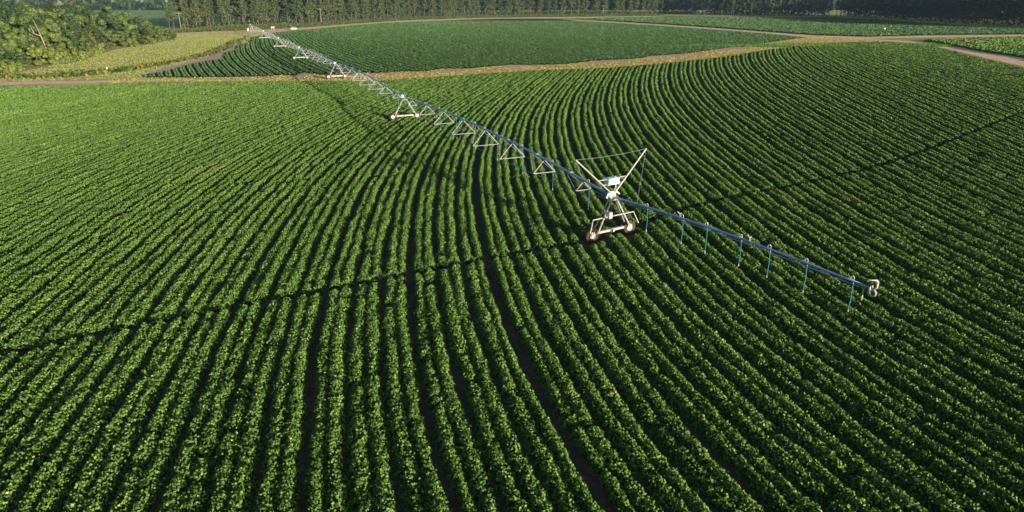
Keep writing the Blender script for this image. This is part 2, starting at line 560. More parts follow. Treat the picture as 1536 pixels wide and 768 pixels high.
def dist_to_curve(P, C):
    out = np.full(len(P), 1e9)
    m = (P[:, 0] > C[:, 0].min() - 3) & (P[:, 0] < C[:, 0].max() + 3)
    idx = np.where(m)[0]
    order = np.argsort(C[:, 0])
    cy = np.interp(P[idx, 0], C[order, 0], C[order, 1])
    sl = np.gradient(C[order, 1], C[order, 0])
    s = np.interp(P[idx, 0], C[order, 0], sl)
    out[idx] = np.abs(P[idx, 1] - cy) / np.sqrt(1 + s * s)
    return out


OPEN = (0,)
HALF_OPEN = (-3, -6, 9, 15)
SUNWARD = -0.6 * np.array(TRAVEL)
CLEAR = []
for wx, wy in (G(885, 363), G(947, 350), G(585, 181), G(621, 176)):
    dv = np.hypot(wx, wy)
    CLEAR += [(wx, wy), (wx - wx / dv * 0.8, wy - wy / dv * 0.8)]


def crop_field(name, phase, ys, poly, mats, label, offs, half_w, hgt, lmin, lk, lai, track=None, margin=110, profile=5, bright=0.0, seed=1, far_cut=1e9):
    rng = np.random.default_rng(seed)
    rows = trace_rows(phase, ys, lambda y: (-(768 + margin) / FPX * (y * CP + CAM_H * SP) - 6, (768 + margin) / FPX * (y * CP + CAM_H * SP) + 6), offs)
    EV, EF, ET = [], [], []
    LP, LN, LL, LT = [], [], [], []
    base = 0
    us = np.linspace(-1, 1, profile)
    BK = rng.normal(size=(6, 2))
    BK *= (2 * PI / rng.uniform(0.4, 0.9, 6) / np.linalg.norm(BK, axis=1))[:, None]
    BP = rng.uniform(0, 6.28, 6)
    for (rid, P) in rows:
        n = len(P)
        ins = pip(P, poly)
        if not ins.any():
            continue
        D = np.gradient(P, axis=0)
        seg = np.linalg.norm(D, axis=1)
        T = D / seg[:, None]
        Nn = np.stack([T[:, 1], -T[:, 0]], 1)                       # to the right of travel
        sarc = np.concatenate([[0], np.cumsum(np.linalg.norm(np.diff(P, axis=0), axis=1))])
        ph = rng.uniform(0, 6.28, 8)
        w1 = sum(np.sin(sarc / l + ph[i]) for i, l in enumerate((0.45, 0.8, 1.7, 4.1))) / 4
        w2 = sum(np.sin(sarc / l + ph[4 + i]) for i, l in enumerate((0.6, 1.2, 2.9, 7.0))) / 4
        third = (rid[0] + rid[1]) % 3 == 0                          # rows beside a furrow the wheels use
        bare = third and track is not None and (rid[0] + rid[1]) in OPEN                     # furrows worn open to the soil
        half = third and track is not None and (rid[0] + rid[1]) in HALF_OPEN
        w = half_w * (1 + 0.30 * w1) * (0.76 if bare else 0.92 if half else 1.0 if third else 1.04)
        h = hgt * (1 + 0.28 * w2)
        gap = (rng.random(n) < 0.012).astype(float)
        gap = np.convolve(gap, [0.5, 1, 0.5], 'same').clip(0, 1)
        h = h * (1 - 0.55 * gap)
        w = w * (1 - 0.45 * gap)
        lat = (0.04 if rid[1] == 0 else -0.04) * (2.2 if bare else 1) * third + 0.05 * np.sin(sarc / 1.9 + ph[0]) + 0.05 * np.sin(sarc / 5.3 + ph[5])
        if track is not None:
            dt = dist_to_curve(P, track)
            f = np.clip((dt - 0.30) / 0.3, 0, 1)
            for wx, wy in CLEAR:                                    # trodden ground at the wheels
                f = f * np.clip((np.hypot(P[:, 0] - wx, P[:, 1] - wy) - 0.7) / 0.4, 0, 1)
            h = h * f
            w = w * (0.3 + 0.7 * f)
            ins &= f > 0.05
        # ridge inside the row, its dark colour standing in for shade between leaves
        Cx = P + Nn * lat[:, None]
        hh = np.maximum(0, 1 - np.abs(us) ** 2.3)
        d3c = np.sqrt(P[:, 0] ** 2 + P[:, 1] ** 2 + CAM_H ** 2)
        R = np.empty((n, profile, 3))
        R[:, :, :2] = Cx[:, None, :] + Nn[:, None, :] * (us[None, :, None] * w[:, None, None] * 0.92)
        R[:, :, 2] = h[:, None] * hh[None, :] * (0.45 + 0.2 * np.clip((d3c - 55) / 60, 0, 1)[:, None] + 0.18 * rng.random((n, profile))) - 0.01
        okq = ins[:-1] & ins[1:]
        ii = np.where(okq)[0]
        if len(ii) == 0:
            continue
        a = base + ii[:, None] * profile + np.arange(profile - 1)[None, :]
        EF.append(np.stack([a, a + 1, a + 1 + profile, a + profile], -1).reshape(-1, 4))
        EV.append(R.reshape(-1, 3))
        ET.append(rng.random(len(ii) * (profile - 1)))
        base += n * profile
        # leaves over the ridge
        d3 = np.sqrt(P[:, 0] ** 2 + P[:, 1] ** 2 + CAM_H ** 2)
        L = np.maximum(lmin, lk * d3)
        cnt = lai * 1.5 * half_w * 2 / (0.35 * L * L) * seg * ins * (1 - 0.6 * gap)
        k = rng.poisson(cnt)
        idx = np.repeat(np.arange(n), k)
        m = len(idx)
        if m == 0:
            continue
        t = rng.uniform(-0.5, 0.5, m)
        u = rng.uniform(-1.08, 1.08, m)
        p = Cx[idx] + T[idx] * (t * seg[idx])[:, None] + Nn[idx] * (u * w[idx])[:, None]
        b2 = sum(np.sin(p @ kv + kp) for kv, kp in zip(BK[:4], BP[:4] + 1.7)) / 2.5
        p = p + Nn[idx] * (u * w[idx] * 0.22 * b2)[:, None]
        bump = sum(np.sin(p @ kv + kp) for kv, kp in zip(BK, BP)) / 3.0             # plants mounding separately
        even = np.clip((d3[idx] - 55) / 60, 0, 1)                                  # farther rows stand in fuller growth
        z = h[idx] * np.maximum(0.10, 1 - np.abs(u) ** 2.3) * (0.60 + 0.22 * even + (0.54 - 0.28 * even) * rng.random(m) + 0.15 * (1 - 0.5 * even) * bump) + 0.01
        LP.append(np.column_stack([p, z]))
        out = Nn[idx] * (u * 0.9)[:, None]
        N = np.column_stack([out, np.full(m, 0.65)]) + rng.normal(size=(m, 3)) * 0.75 + SUNWARD       # leaves of this crop turn to the sun
        LN.append(N)
        LL.append(L[idx] * rng.uniform(0.7, 1.3, m))
        rowt = rng.normal() * 0.05
        LT.append(np.clip(rng.beta(2.2, 2.2, m) * 0.85 + 0.05 + rowt + bright + 0.25 * (rng.random(m) < 0.02), 0, 1))
    P, N, L, Tn = np.vstack(LP), np.vstack(LN), np.concatenate(LL), np.concatenate(LT)
    Q = leaves(P, N, L, rng=rng)
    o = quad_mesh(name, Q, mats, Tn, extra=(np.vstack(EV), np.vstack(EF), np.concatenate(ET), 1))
    print(name, len(rows), 'rows', len(Q), 'leaves')
    return tag(o, label, 'crop', kind='stuff')


def ysteps(y0, y1, a, b):
    out, y = [], y0
    while y < y1:
        out.append(y)
        y += a + b * max(0, y - 30)
    return np.array(out)


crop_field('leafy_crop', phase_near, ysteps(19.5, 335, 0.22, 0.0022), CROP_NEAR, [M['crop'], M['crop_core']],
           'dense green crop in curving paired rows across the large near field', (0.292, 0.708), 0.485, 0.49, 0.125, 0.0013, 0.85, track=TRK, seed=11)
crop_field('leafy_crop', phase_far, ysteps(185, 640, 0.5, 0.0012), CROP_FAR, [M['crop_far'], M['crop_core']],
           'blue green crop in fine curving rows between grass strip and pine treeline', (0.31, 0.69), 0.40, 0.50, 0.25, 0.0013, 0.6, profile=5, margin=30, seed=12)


def phase_line(ax, ay, sp):
    l = math.hypot(ax, ay)
    return lambda x, y: (x * ax + y * ay) / (l * sp)


pa, pb = np.array(G(1060, 27)), np.array(G(1500, 47))
d = pb - pa
crop_field('leafy_crop', phase_line(-d[1], d[0], 2.0), ysteps(330, 760, 0.9, 0.001), CROP_UP, [M['crop_far'], M['crop_core']],
           'flat green crop below the shaded wood beyond the thin dirt road', (-0.25, 0.25), 0.42, 0.46, 0.5, 0.0020, 0.5, profile=3, margin=40, seed=13)
pa, pb = np.array(G(1400, 64)), np.array(G(1536, 88))
d = pb - pa
crop_field('leafy_crop', phase_line(-d[1], d[0], 2.0), ysteps(190, 380, 0.5, 0.001), CROP_CORNER, [M['crop'], M['crop_core']],
           'taller bright green crop across the pinkish dirt road', (-0.25, 0.25), 0.46, 0.75, 0.4, 0.0024, 0.8, profile=5, margin=60, bright=0.06, seed=14)


# ------------------------------------------------------------------ grass and weeds
def scatter(poly, dens, seed, noise_keep=None):
    rng = np.random.default_rng(seed)
    lo, hi = poly.min(0), poly.max(0)
    n = int((hi[0] - lo[0]) * (hi[1] - lo[1]) * dens)
    P = rng.uniform(lo, hi, (n, 2))
    P = P[pip(P, poly)]
    px, py, dd = project(np.column_stack([P, 0 * P[:, 0]]))
    return P[(px > -60) & (px < 1600)]


def tufts(P, h, wid, seed, up=0.35):
    """upright clumps: several narrow blades each"""
    rng = np.random.default_rng(seed)
    n = len(P)
    hh = h * rng.uniform(0.5, 1.4, n)
    C = np.column_stack([P, hh * 0.45])
    N = rng.normal(size=(n, 3)) * np.array([1, 1, 0.4]) + np.array([0, 0, up])
    Q = leaves(C, N, 1.0, rng=rng)
    Q = (Q - C[:, None, :]) * np.stack([np.full(n, wid), np.full(n, wid), hh], 1)[:, None, :] * rng.uniform(0.7, 1.3, (n, 1, 1)) + C[:, None, :]
    Q[:, :, 2] = np.maximum(Q[:, :, 2], 0.0)
    return Q


MEADOW = GL([(-80, 114), (0, 110), (39, 107), (78, 98), (125, 91), (145, 83), (176, 74), (215, 68), (262, 60), (262, 52), (330, 50.5), (400, 50), (374, 62), (345, 72), (330, 79),
             (300, 88), (280, 94), (240, 104), (214, 113), (214, 119), (60, 121), (0, 123), (-80, 125)])
P = scatter(MEADOW, 5.0, 41)
rng = np.random.default_rng(42)
Q1 = tufts(P, 0.18, 0.34, 43)
P2 = scatter(np.array(STRIP), 1.6, 44)
# keep the dirt patches clear
for s in spots:
    P2 = P2[~pip(P2, GL(s))]
Q2 = tufts(P2, 0.18, 0.6, 45)
tag(quad_mesh('meadow_grass', Q1, [M['grass']], rng.beta(12, 12, len(Q1))), 'yellow green tussocky grass of the meadow beside the mixed wood', 'grass', kind='stuff')
tag(quad_mesh('strip_grass', Q2, [M['dry_blades']], rng.beta(6, 6, len(Q2))), 'short dry grass growing along the strip between the fields', 'grass', kind='stuff')
WEEDS = GL([(-60, 118), (20, 113.5), (80, 111), (120, 108), (160, 106.5), (200, 101), (240, 96), (280, 88), (310, 80), (335, 70), (350, 62), (368, 59), (362, 66), (343, 74), (320, 83),
            (290, 91), (250, 98), (215, 104), (180, 109.5), (130, 115.5), (60, 119), (-60, 122)])
P = scatter(WEEDS, 3.0, 46)
P = P[np.sin(P[:, 0] * 0.31 + 1.2 * np.sin(P[:, 1] * 0.11)) + np.random.default_rng(5).normal(size=len(P)) * 0.7 > -0.2]
Q = tufts(P, 1.0, 0.9, 47, up=0.8)
tag(quad_mesh('weed_strip', Q, [M['weed']], rng.random(len(Q))), 'straggling belt of taller weeds crossing the meadow beside the bare soil', 'weeds', kind='stuff')
VERGE = GL([(262, 47), (300, 44), (352, 39.5), (422, 36.5), (466, 35.5), (500, 32.5), (604, 27), (700, 24), (800, 22.8), (900, 22.4), (1000, 21.6), (1000, 23.4), (900, 25), (800, 25.6),
             (698, 27.2), (600, 30.5), (520, 36), (470, 40), (400, 43.5), (330, 46.5), (262, 50)])
P = scatter(VERGE, 0.9, 48)
Q = tufts(P, 0.9, 1.2, 49, up=0.6)
tag(quad_mesh('verge_weeds', Q, [M['weed']], rng.random(len(Q)) * 0.7), 'green rough verge at the foot of the pine treeline', 'weeds', kind='stuff')


# ------------------------------------------------------------------ trees
def crown_pine(rng, h, start, rad, n, size):
    """limbs in loose whorls, needle clumps on their outer parts"""
    limbs, P, N = [], [], []
    k = int(rng.integers(26, 34))
    for i in range(k):
        f = start + (1 - start) * (i + rng.random()) / k
        z = f * h
        prof = (1 - (f - start) / (1 - start)) ** 0.55 * (0.55 + 0.45 * min(1, (f - start) / 0.18 + 0.25))
        ln = max(0.35, rad * prof * rng.uniform(0.6, 1.15))
        az = rng.uniform(0, 2 * PI)
        dz = rng.uniform(-0.05, 0.38)
        e = np.array([math.cos(az) * ln, math.sin(az) * ln, dz * ln])
        limbs.append((z, e))
        m = max(4, int(n / k * (0.35 + 1.1 * ln / rad)))
        t = rng.beta(2.4, 1.3, m) * 1.05
        q = np.array([0, 0, z]) + e[None, :] * t[:, None] + rng.normal(size=(m, 3)) * np.array([.30, .30, .20]) * (0.45 + 0.5 * ln)
        P.append(q)
        N.append(rng.normal(size=(m, 3)) + np.array([0, 0, 0.7]) + e[None, :] / (ln + 1e-6) * 0.4)
    P, N = np.vstack(P), np.vstack(N)
    return limbs, leaves(P, N, size * rng.uniform(0.6, 1.35, len(P)), aspect=0.62, rng=rng)


def crown_broad(rng, h, low, rad, n, size):
    lobes, P, N = [], [], []
    k = int(rng.integers(13, 19))
    for i in range(k):
        f = rng.uniform(0, 1) ** 0.8
        z = h * (low + (0.93 - low) * f)
        env = rad * math.sin(PI * (0.18 + 0.74 * f)) ** 0.8
        az = rng.uniform(0, 2 * PI)
        rr = env * rng.uniform(0.3, 0.95)
        c = np.array([math.cos(az) * rr, math.sin(az) * rr, z])
        lr = rad * rng.uniform(0.22, 0.38)
        lobes.append((c, lr))
        m = int(n / k * (lr / (0.36 * rad)) ** 1.6)
        d = rng.normal(size=(m, 3))
        d /= np.linalg.norm(d, axis=1, keepdims=True)
        q = c + d * np.array([1, 1, 0.82]) * lr * (rng.uniform(0.55, 1.0, (m, 1)) ** 0.5) * (1 + 0.13 * rng.normal(size=(m, 1)))
        q[:, 2] = np.maximum(q[:, 2], 0.15)
        P.append(q)
        N.append(d * 1.0 + rng.normal(size=(m, 3)) * 0.38 + np.array([0, 0, 0.3]))
    P, N = np.vstack(P), np.vstack(N)
    return lobes, leaves(P, N, size * rng.uniform(0.6, 1.35, len(P)), aspect=0.8, rng=rng)


def make_tree(name, kind, h, seed, leafmat, barkmat, size, n, rad, low):
    rng = np.random.default_rng(seed)
    root = empty(name, (0, 0, 0))
    tb = MB()
    lean = rng.normal(size=2) * 0.012 * h
    r0 = 0.0085 * h + 0.05

    def axis(z):
        f = z / h
        return Vector((lean[0] * f * f, lean[1] * f * f, z))
    tb.tube([axis(h * f) for f in (0, 0.03, 0.25, 0.5, 0.75, 0.96)], [r0 * 1.5, r0 * 1.1, r0 * 0.9, r0 * 0.7, r0 * 0.42, r0 * 0.1], 7)
    if kind == 'pine':
        limbs, Q = crown_pine(rng, h, low, rad, n, size)
        for (z, e) in limbs:
            a = axis(z)
            tb.tube([a, a + Vector(e) * 0.5 - Vector((0, 0, 0.02 * abs(e[0]))), a + Vector(e) * 0.95], [0.07, 0.05, 0.015], 4, False)
        for _ in range(5):                                           # dead stubs under the crown
            z = h * rng.uniform(low * 0.5, low)
            az = rng.uniform(0, 6.28)
            a = axis(z)
            tb.tube([a, a + Vector((math.cos(az), math.sin(az), 0.1)) * rng.uniform(0.5, 1.3)], [0.04, 0.01], 4, False)
        Q = Q + np.array([lean[0] * low, lean[1] * low, 0])
    else:
        lobes, Q = crown_broad(rng, h, low, rad, n, size)
        for (c, lr) in lobes[::2]:
            a = axis(max(h * 0.18, c[2] * 0.6))
            tb.tube([a, (a + Vector(c)) * 0.5 + Vector((0, 0, 0.1)), Vector(c)], [r0 * 0.45, r0 * 0.3, 0.03], 5, False)
    tb.build('trunk', barkmat, root, smooth=True)
    quad_mesh('crown', Q, [leafmat], rng.beta(4, 4, len(Q)), parent=root)
    return root


class Stock:
    """kinds of tree: the first placement moves the built tree itself, later ones copy it and its parts"""

    def __init__(s, makers):
        s.roots = [m() for m in makers]
        s.used = [False] * len(s.roots)

    def place(s, i, x, y, sc, rz, label, group=None, cat='tree', sz=1.0):
        r = s.roots[i]
        if not s.used[i]:
            s.used[i] = True
            o = r
        else:
            o = r.copy()
            COL.objects.link(o)
            for ch in r.children:
                c = ch.copy()
                c.parent = o
                COL.objects.link(c)
        o.location = (x, y, 0)
        o.rotation_euler = (0, 0, rz)
        o.scale = (sc, sc, sc * sz)
        return tag(o, label, cat, group)

    def finish(s):
        for r, u in zip(s.roots, s.used):
            if not u:
                for c in list(r.children):
                    bpy.data.objects.remove(c)
                bpy.data.objects.remove(r)


ONES = 'first second third fourth fifth sixth seventh eighth ninth tenth eleventh twelfth thirteenth fourteenth fifteenth sixteenth seventeenth eighteenth nineteenth'.split()
TENS = {2: ('twentieth', 'twenty'), 3: ('thirtieth', 'thirty'), 4: ('fortieth', 'forty'), 5: ('fiftieth', 'fifty'), 6: ('sixtieth', 'sixty'), 7: ('seventieth', 'seventy'),
        8: ('eightieth', 'eighty'), 9: ('ninetieth', 'ninety')}


def nth(i):
    """ordinal word for 1..199"""
    if i >= 100:
        return 'hundredth' if i == 100 else 'hundred-and-' + nth(i - 100)
    if i < 20:
        return ONES[i - 1]
    t, u = divmod(i, 10)
    return TENS[t][0] if u == 0 else TENS[t][1] + '-' + ONES[u - 1]


def along(P, step, rng, jit=0.25):
    d = np.concatenate([[0], np.cumsum(np.linalg.norm(np.diff(P, axis=0), axis=1))])
    t = np.arange(0, d[-1], step) + 0.0
    t = t + rng.normal(size=len(t)) * step * jit
    t = np.clip(np.sort(t), 0, d[-1])
    X = np.stack([np.interp(t, d, P[:, 0]), np.interp(t, d, P[:, 1])], 1)
    X2 = np.stack([np.interp(t + 1, d, P[:, 0]), np.interp(t + 1, d, P[:, 1])], 1)
    T = X2 - X
    T /= np.linalg.norm(T, axis=1, keepdims=True) + 1e-9
    return X, np.stack([-T[:, 1], T[:, 0]], 1)          # point, normal to the left of travel (away from the camera when going right)


# ---- pine treeline behind the far field
rng = np.random.default_rng(77)
LINE = GL([(261, 44.5), (300, 42), (352, 37.5), (422, 35), (466, 34), (500, 31.5), (604, 26.2), (700, 23.2), (800, 22), (900, 21.6), (1000, 21), (1050, 20.5)])
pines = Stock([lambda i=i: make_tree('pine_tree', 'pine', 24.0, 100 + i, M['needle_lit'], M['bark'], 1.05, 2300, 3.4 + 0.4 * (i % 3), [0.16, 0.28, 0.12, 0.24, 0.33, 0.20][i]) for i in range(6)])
X, Nn = along(LINE, 5.6, rng, 0.55)
cnt = 0
for i, (x, n_) in enumerate(zip(X, Nn)):
    p = x + n_ * rng.uniform(0.0, 4.0)
    cnt += 1
    sc = rng.uniform(0.78, 1.15) * (0.74 if i < 2 else 1)
    pines.place(int(rng.integers(6)), p[0], p[1], sc, rng.uniform(0, 6.28),
                'bare-stemmed pine in the sunlit front row of the treeline, %s from its left end' % nth(cnt), 'front row of the pine treeline')
X, Nn = along(LINE, 6.0, rng)
for i, (x, n_) in enumerate(zip(X, Nn)):
    p = x + n_ * rng.uniform(7, 14)
    if project(np.array([[p[0], p[1], 0.0]]))[0][0] < 264:
        continue
    pines.place(int(rng.integers(6)), p[0], p[1], rng.uniform(0.92, 1.18) * (0.8 if i < 3 else 1), rng.uniform(0, 6.28),
                'pine standing deeper in the treeline behind the sunlit front row', 'pines behind the front row of the treeline')
pines.finish()


def wood_mass(name, line, d0, d1, h0, h1, n, size, mat, label, seed):
    """the far inside of a wood, read as one mass"""
    rng = np.random.default_rng(seed)
    X, Nn = along(line, 1.0, rng, 0)
    i = rng.integers(len(X), size=n)
    p = X[i] + Nn[i] * rng.uniform(d0, d1, n)[:, None] + rng.normal(size=(n, 2)) * 1.0
    k_ = project(np.column_stack([p, 0 * i]))[0] > 272
    p, i = p[k_], i[k_]
    n = len(p)
    cell = np.sin(p[:, 0] * 0.9) * np.sin(p[:, 1] * 0.8)
    z = rng.uniform(h0, h1, n) + cell * 1.2
    Q = leaves(np.column_stack([p, np.maximum(z, 0.3)]), rng.normal(size=(n, 3)) + np.array([0, 0, .5]), size * rng.uniform(.6, 1.4, n), aspect=0.75, rng=rng)
    return tag(quad_mesh(name, Q, [mat], rng.random(n)), label, 'wood', kind='stuff')


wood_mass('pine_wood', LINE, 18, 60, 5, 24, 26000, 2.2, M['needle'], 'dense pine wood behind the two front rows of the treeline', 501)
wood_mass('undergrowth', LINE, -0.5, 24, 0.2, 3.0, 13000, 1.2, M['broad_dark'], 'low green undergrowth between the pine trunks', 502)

# ---- shaded wood on the right
RLINE = GL([(1046, 22.2), (1100, 23.2), (1250, 24), (1330, 28), (1400, 33), (1470, 37), (1540, 41.5), (1640, 47)])
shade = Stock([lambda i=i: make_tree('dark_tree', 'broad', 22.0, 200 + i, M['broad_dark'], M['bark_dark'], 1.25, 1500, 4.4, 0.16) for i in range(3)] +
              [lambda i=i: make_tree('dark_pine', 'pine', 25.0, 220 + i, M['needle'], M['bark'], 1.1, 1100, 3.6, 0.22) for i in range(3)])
X, Nn = along(RLINE, 5.5, rng)
cnt = 0
for i, (x, n_) in enumerate(zip(X, Nn)):
    p = x + n_ * rng.uniform(0, 5)
    cnt += 1
    k = int(rng.integers(6))
    shade.place(k, p[0], p[1], rng.uniform(0.85, 1.2), rng.uniform(0, 6.28),
                ('shaded leafy tree' if k < 3 else 'shaded pine') + ' on the edge of the dark wood, %s from its left end' % nth(cnt), 'edge of the shaded wood')
shade.finish()
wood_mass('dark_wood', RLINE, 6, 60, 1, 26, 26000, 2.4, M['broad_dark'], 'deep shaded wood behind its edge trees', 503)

# ---- mixed wood on the left
mix_makers = [lambda i=i: make_tree('leafy_tree', 'broad', 14.0, 300 + i, (M['broad'], M['broad'], M['broad_light'])[i % 3], M['bark_dark'], 0.54, 5200, 4.6, 0.12) for i in range(4)]
mix_makers += [lambda i=i: make_tree('dark_leafy_tree', 'broad', 15.0, 320 + i, M['broad_dark'], M['bark_dark'], 0.54, 5200, 4.4, 0.14) for i in range(2)]
mix_makers += [lambda i=i: make_tree('pine_tree', 'pine', 17.0, 330 + i, M['needle'], M['bark'], 0.75, 2000, 3.4, 0.3) for i in range(2)]
mix_makers += [lambda: make_tree('dead_pine', 'pine', 16.0, 340, M['dead'], M['bark'], 0.6, 1100, 3.0, 0.25)]
mix_makers += [lambda: make_tree('leafy_bush', 'broad', 4.0, 350, M['broad_light'], M['bark_dark'], 0.5, 1500, 2.6, 0.08)]
mix = Stock(mix_makers)
rng = np.random.default_rng(90)
FRONT = GL([(-120, 121), (0, 109), (39, 105.5), (78, 96.5), (110, 92), (125, 89.5), (145, 81), (176, 72.5), (215, 66.5), (240, 62), (258, 58.5)])
TOPX = [-200, 0, 60, 120, 160, 195, 210, 222, 235, 250, 262]
TOPY = [-4, 2, 3, 3, 8, 9, 20, 26, 37, 36, 54]
X, Nn = along(FRONT, 6.6, rng)
cnt = 0
kinds = {0: 'rounded green tree', 1: 'rounded green tree', 2: 'yellowish green tree', 3: 'rounded green tree', 4: 'dark green leafy tree', 5: 'dark green leafy tree', 6: 'grey green pine', 7: 'grey green pine'}


def room(p, hmax):
    px, py, dd = project(np.array([[p[0], p[1], 0.0]]))
    yt = np.interp(px[0], TOPX, TOPY)
    # height whose top stands at picture height yt
    lo, hi = 2.0, 30.0
    for _ in range(30):
        mid = (lo + hi) / 2
        q = project(np.array([[p[0], p[1], mid]]))[1][0]
        if q > yt:
            lo = mid
        else:
            hi = mid
    return min(lo, hmax), px[0]


for row in range(9):
    for i in range(0, len(X)):
        if row and (i + row) % 2 == 0 and row > 5:
            continue
        p = X[i] + Nn[i] * (1.5 + row * 7.0 + rng.uniform(-1.5, 1.5)) + rng.normal(size=2) * 0.8
        hm, px = room(p, [7.5, 11.0, 14.0, 15.5, 17, 18, 18.5, 18.5, 18.5][row] * rng.uniform(0.62, 1.15))
        if px < -70 or px > 262 or hm < 3.0:
            continue
        k = int(rng.choice([0, 1, 2, 3, 4, 5, 6, 7], p=[.17, .17, .12, .15, .12, .12, .08, .07]))
        base = [14, 14, 14, 14, 15, 15, 17, 17][k]
        sc = hm / base
        rz = rng.uniform(0, 6.28)
        wide = max(sc, 0.62)
        if row == 0:
            cnt += 1
            lab = '%s at the mixed wood\'s meadow edge, %s from its nearer end' % (kinds[k], nth(cnt))
            grp = 'front trees of the mixed wood'
        else:
            lab = '%s inside the mixed wood behind its meadow edge' % kinds[k]
            grp = kinds[k] + 's inside the mixed wood'
        mix.place(k, p[0], p[1], wide, rz, lab, grp, sz=sc / wide)
# single trees that stand out
for (px, yt, py, lab, k) in ((8, 6, 62, 'reddish brown dead pine at the back of the mixed wood near its tall end', 8), (93, 13, 60, 'reddish brown dead pine above the middle of the mixed wood', 8),
                             (120, 12, 58, 'thin brownish dying pine beside the reddish dead pine above the mixed wood', 8)):
    g = G(px, py)
    h = room(np.array(g), 19)[0]
    mix.place(k, g[0], g[1], h / 16.0 * 1.02, 1.0 + px, lab)
bushes = [(4, 110), (14, 111), (26, 108.5), (88, 97), (97, 95), (106, 94), (118, 92), (138, 86), (150, 80.5), (200, 70), (225, 66.5), (244, 61)]
for i, (px, py) in enumerate(bushes):
    g = G(px, py)
    mix.place(9, g[0], g[1], float(rng.uniform(0.6, 1.1)), i * 1.3, 'low bright green bush at the foot of the mixed wood, %s from its nearer end' % nth(i + 1), 'bushes at the foot of the mixed wood', cat='bush')
mix.finish()

# pale bare snag leaning in front of the wood
g = G(79, 93)
sn = empty('dead_tree', (g[0], g[1], 0))
tag(sn, 'pale bare forked dead tree leaning out of the mixed wood', 'dead tree')
o = Vector((g[0], g[1], 0))
MB().tube([o, o + Vector((-1.2, 0, 5)), o + Vector((-2.4, 0.2, 9.8)), o + Vector((-3.3, 0.2, 13.2))], [0.22, 0.19, 0.15, 0.06], 8).build('trunk', M['bark_pale'], sn, True)
MB().tube([o + Vector((-2.1, 0.1, 8.2)), o + Vector((-3.6, -0.3, 8.9)), o + Vector((-4.6, -0.4, 11.6))], [0.17, 0.14, 0.05], 6).build('limb', M['bark_pale'], sn, True)
MB().tube([o + Vector((-3.5, -0.3, 8.8)), o + Vector((-5.0, -0.5, 9.8))], [0.09, 0.03], 6).build('limb', M['bark_pale'], sn, True)

# ---- far wooded hills
hv, hf = [], []
nx, ny = 160, 14
for j in range(ny):
    for i in range(nx):
        x = -4200 + 8400 * i / (nx - 1)
        f = j / (ny - 1)
        y = 1190 + 3200 * f + 0.00003 * (x + 500) ** 2
        z = 6 + 190 * math.sin(max(0, f - 0.3) / 0.7 * PI / 2) ** 1.3 * (0.75 + 0.25 * math.sin(x / 310 + 1.0) + 0.12 * math.sin(x / 97))
        hv.append((x, y, z - 0.2 if j else -0.5))
for j in range(ny - 1):
    for i in range(nx - 1):
        a = j * nx + i
        hf.append((a, a + 1, a + 1 + nx, a + nx))
hm = bpy.data.meshes.new('hills')
hm.from_pydata(hv, [], hf)
M['hill'] = earth('hill_wood_floor', [(0.35, (.03, .06, .025)), (0.65, (.07, .11, .04))], 0.02, 0.1, 2.0, 0.1)
hm.materials.append(M['hill'])
for p in hm.polygons:
    p.use_smooth = True
ho = bpy.data.objects.new('hills', hm)
COL.objects.link(ho)
tag(ho, 'distant wooded hills fading into blue haze', 'hills', kind='structure')
rng = np.random.default_rng(66)
n = 200000
i = rng.integers(0, nx - 1, n)
j = rng.integers(0, ny - 4, n)
hva = np.array(hv)
fi, fj = rng.random((n, 1)), rng.random((n, 1))
q = (hva[j * nx + i] * (1 - fi) + hva[j * nx + i + 1] * fi) * (1 - fj) + (hva[(j + 1) * nx + i] * (1 - fi) + hva[(j + 1) * nx + i + 1] * fi) * fj
keep = (q[:, 0] > -0.85 * q[:, 1]) & (q[:, 0] < -0.25 * q[:, 1])
q = q[keep]
q[:, 2] += rng.uniform(1, 16, len(q))
Q = leaves(q, rng.normal(size=(len(q), 3)) + np.array([0, 0, .6]), 7.5 * rng.uniform(.6, 1.4, len(q)), rng=rng)
tag(quad_mesh('hill_wood', Q, [M['broad_dark']], rng.random(len(q))), 'far off trees covering the hazy blue hills', 'wood', kind='stuff')

# ------------------------------------------------------------------ centre pivot irrigator
PIV = np.array([-160.0, 440.0])
TW = [np.array(t) for t in (G(915.5, 357), (-18.6, 119.8), (-45.8, 183.6), (-72.4, 243.0), (-98.0, 301.0), (-126.5, 366.0))]
PH = 3.8                                                   # pipe height at the towers
ir = empty('irrigator', (PIV[0], PIV[1], 0))
tag(ir, 'long centre pivot irrigator with blue pipe striding over the crop on white wheeled towers', 'irrigator')


def v3(p, z):
    return Vector((p[0], p[1], z))


def unit(a):
    return np.array(a) / np.linalg.norm(a)


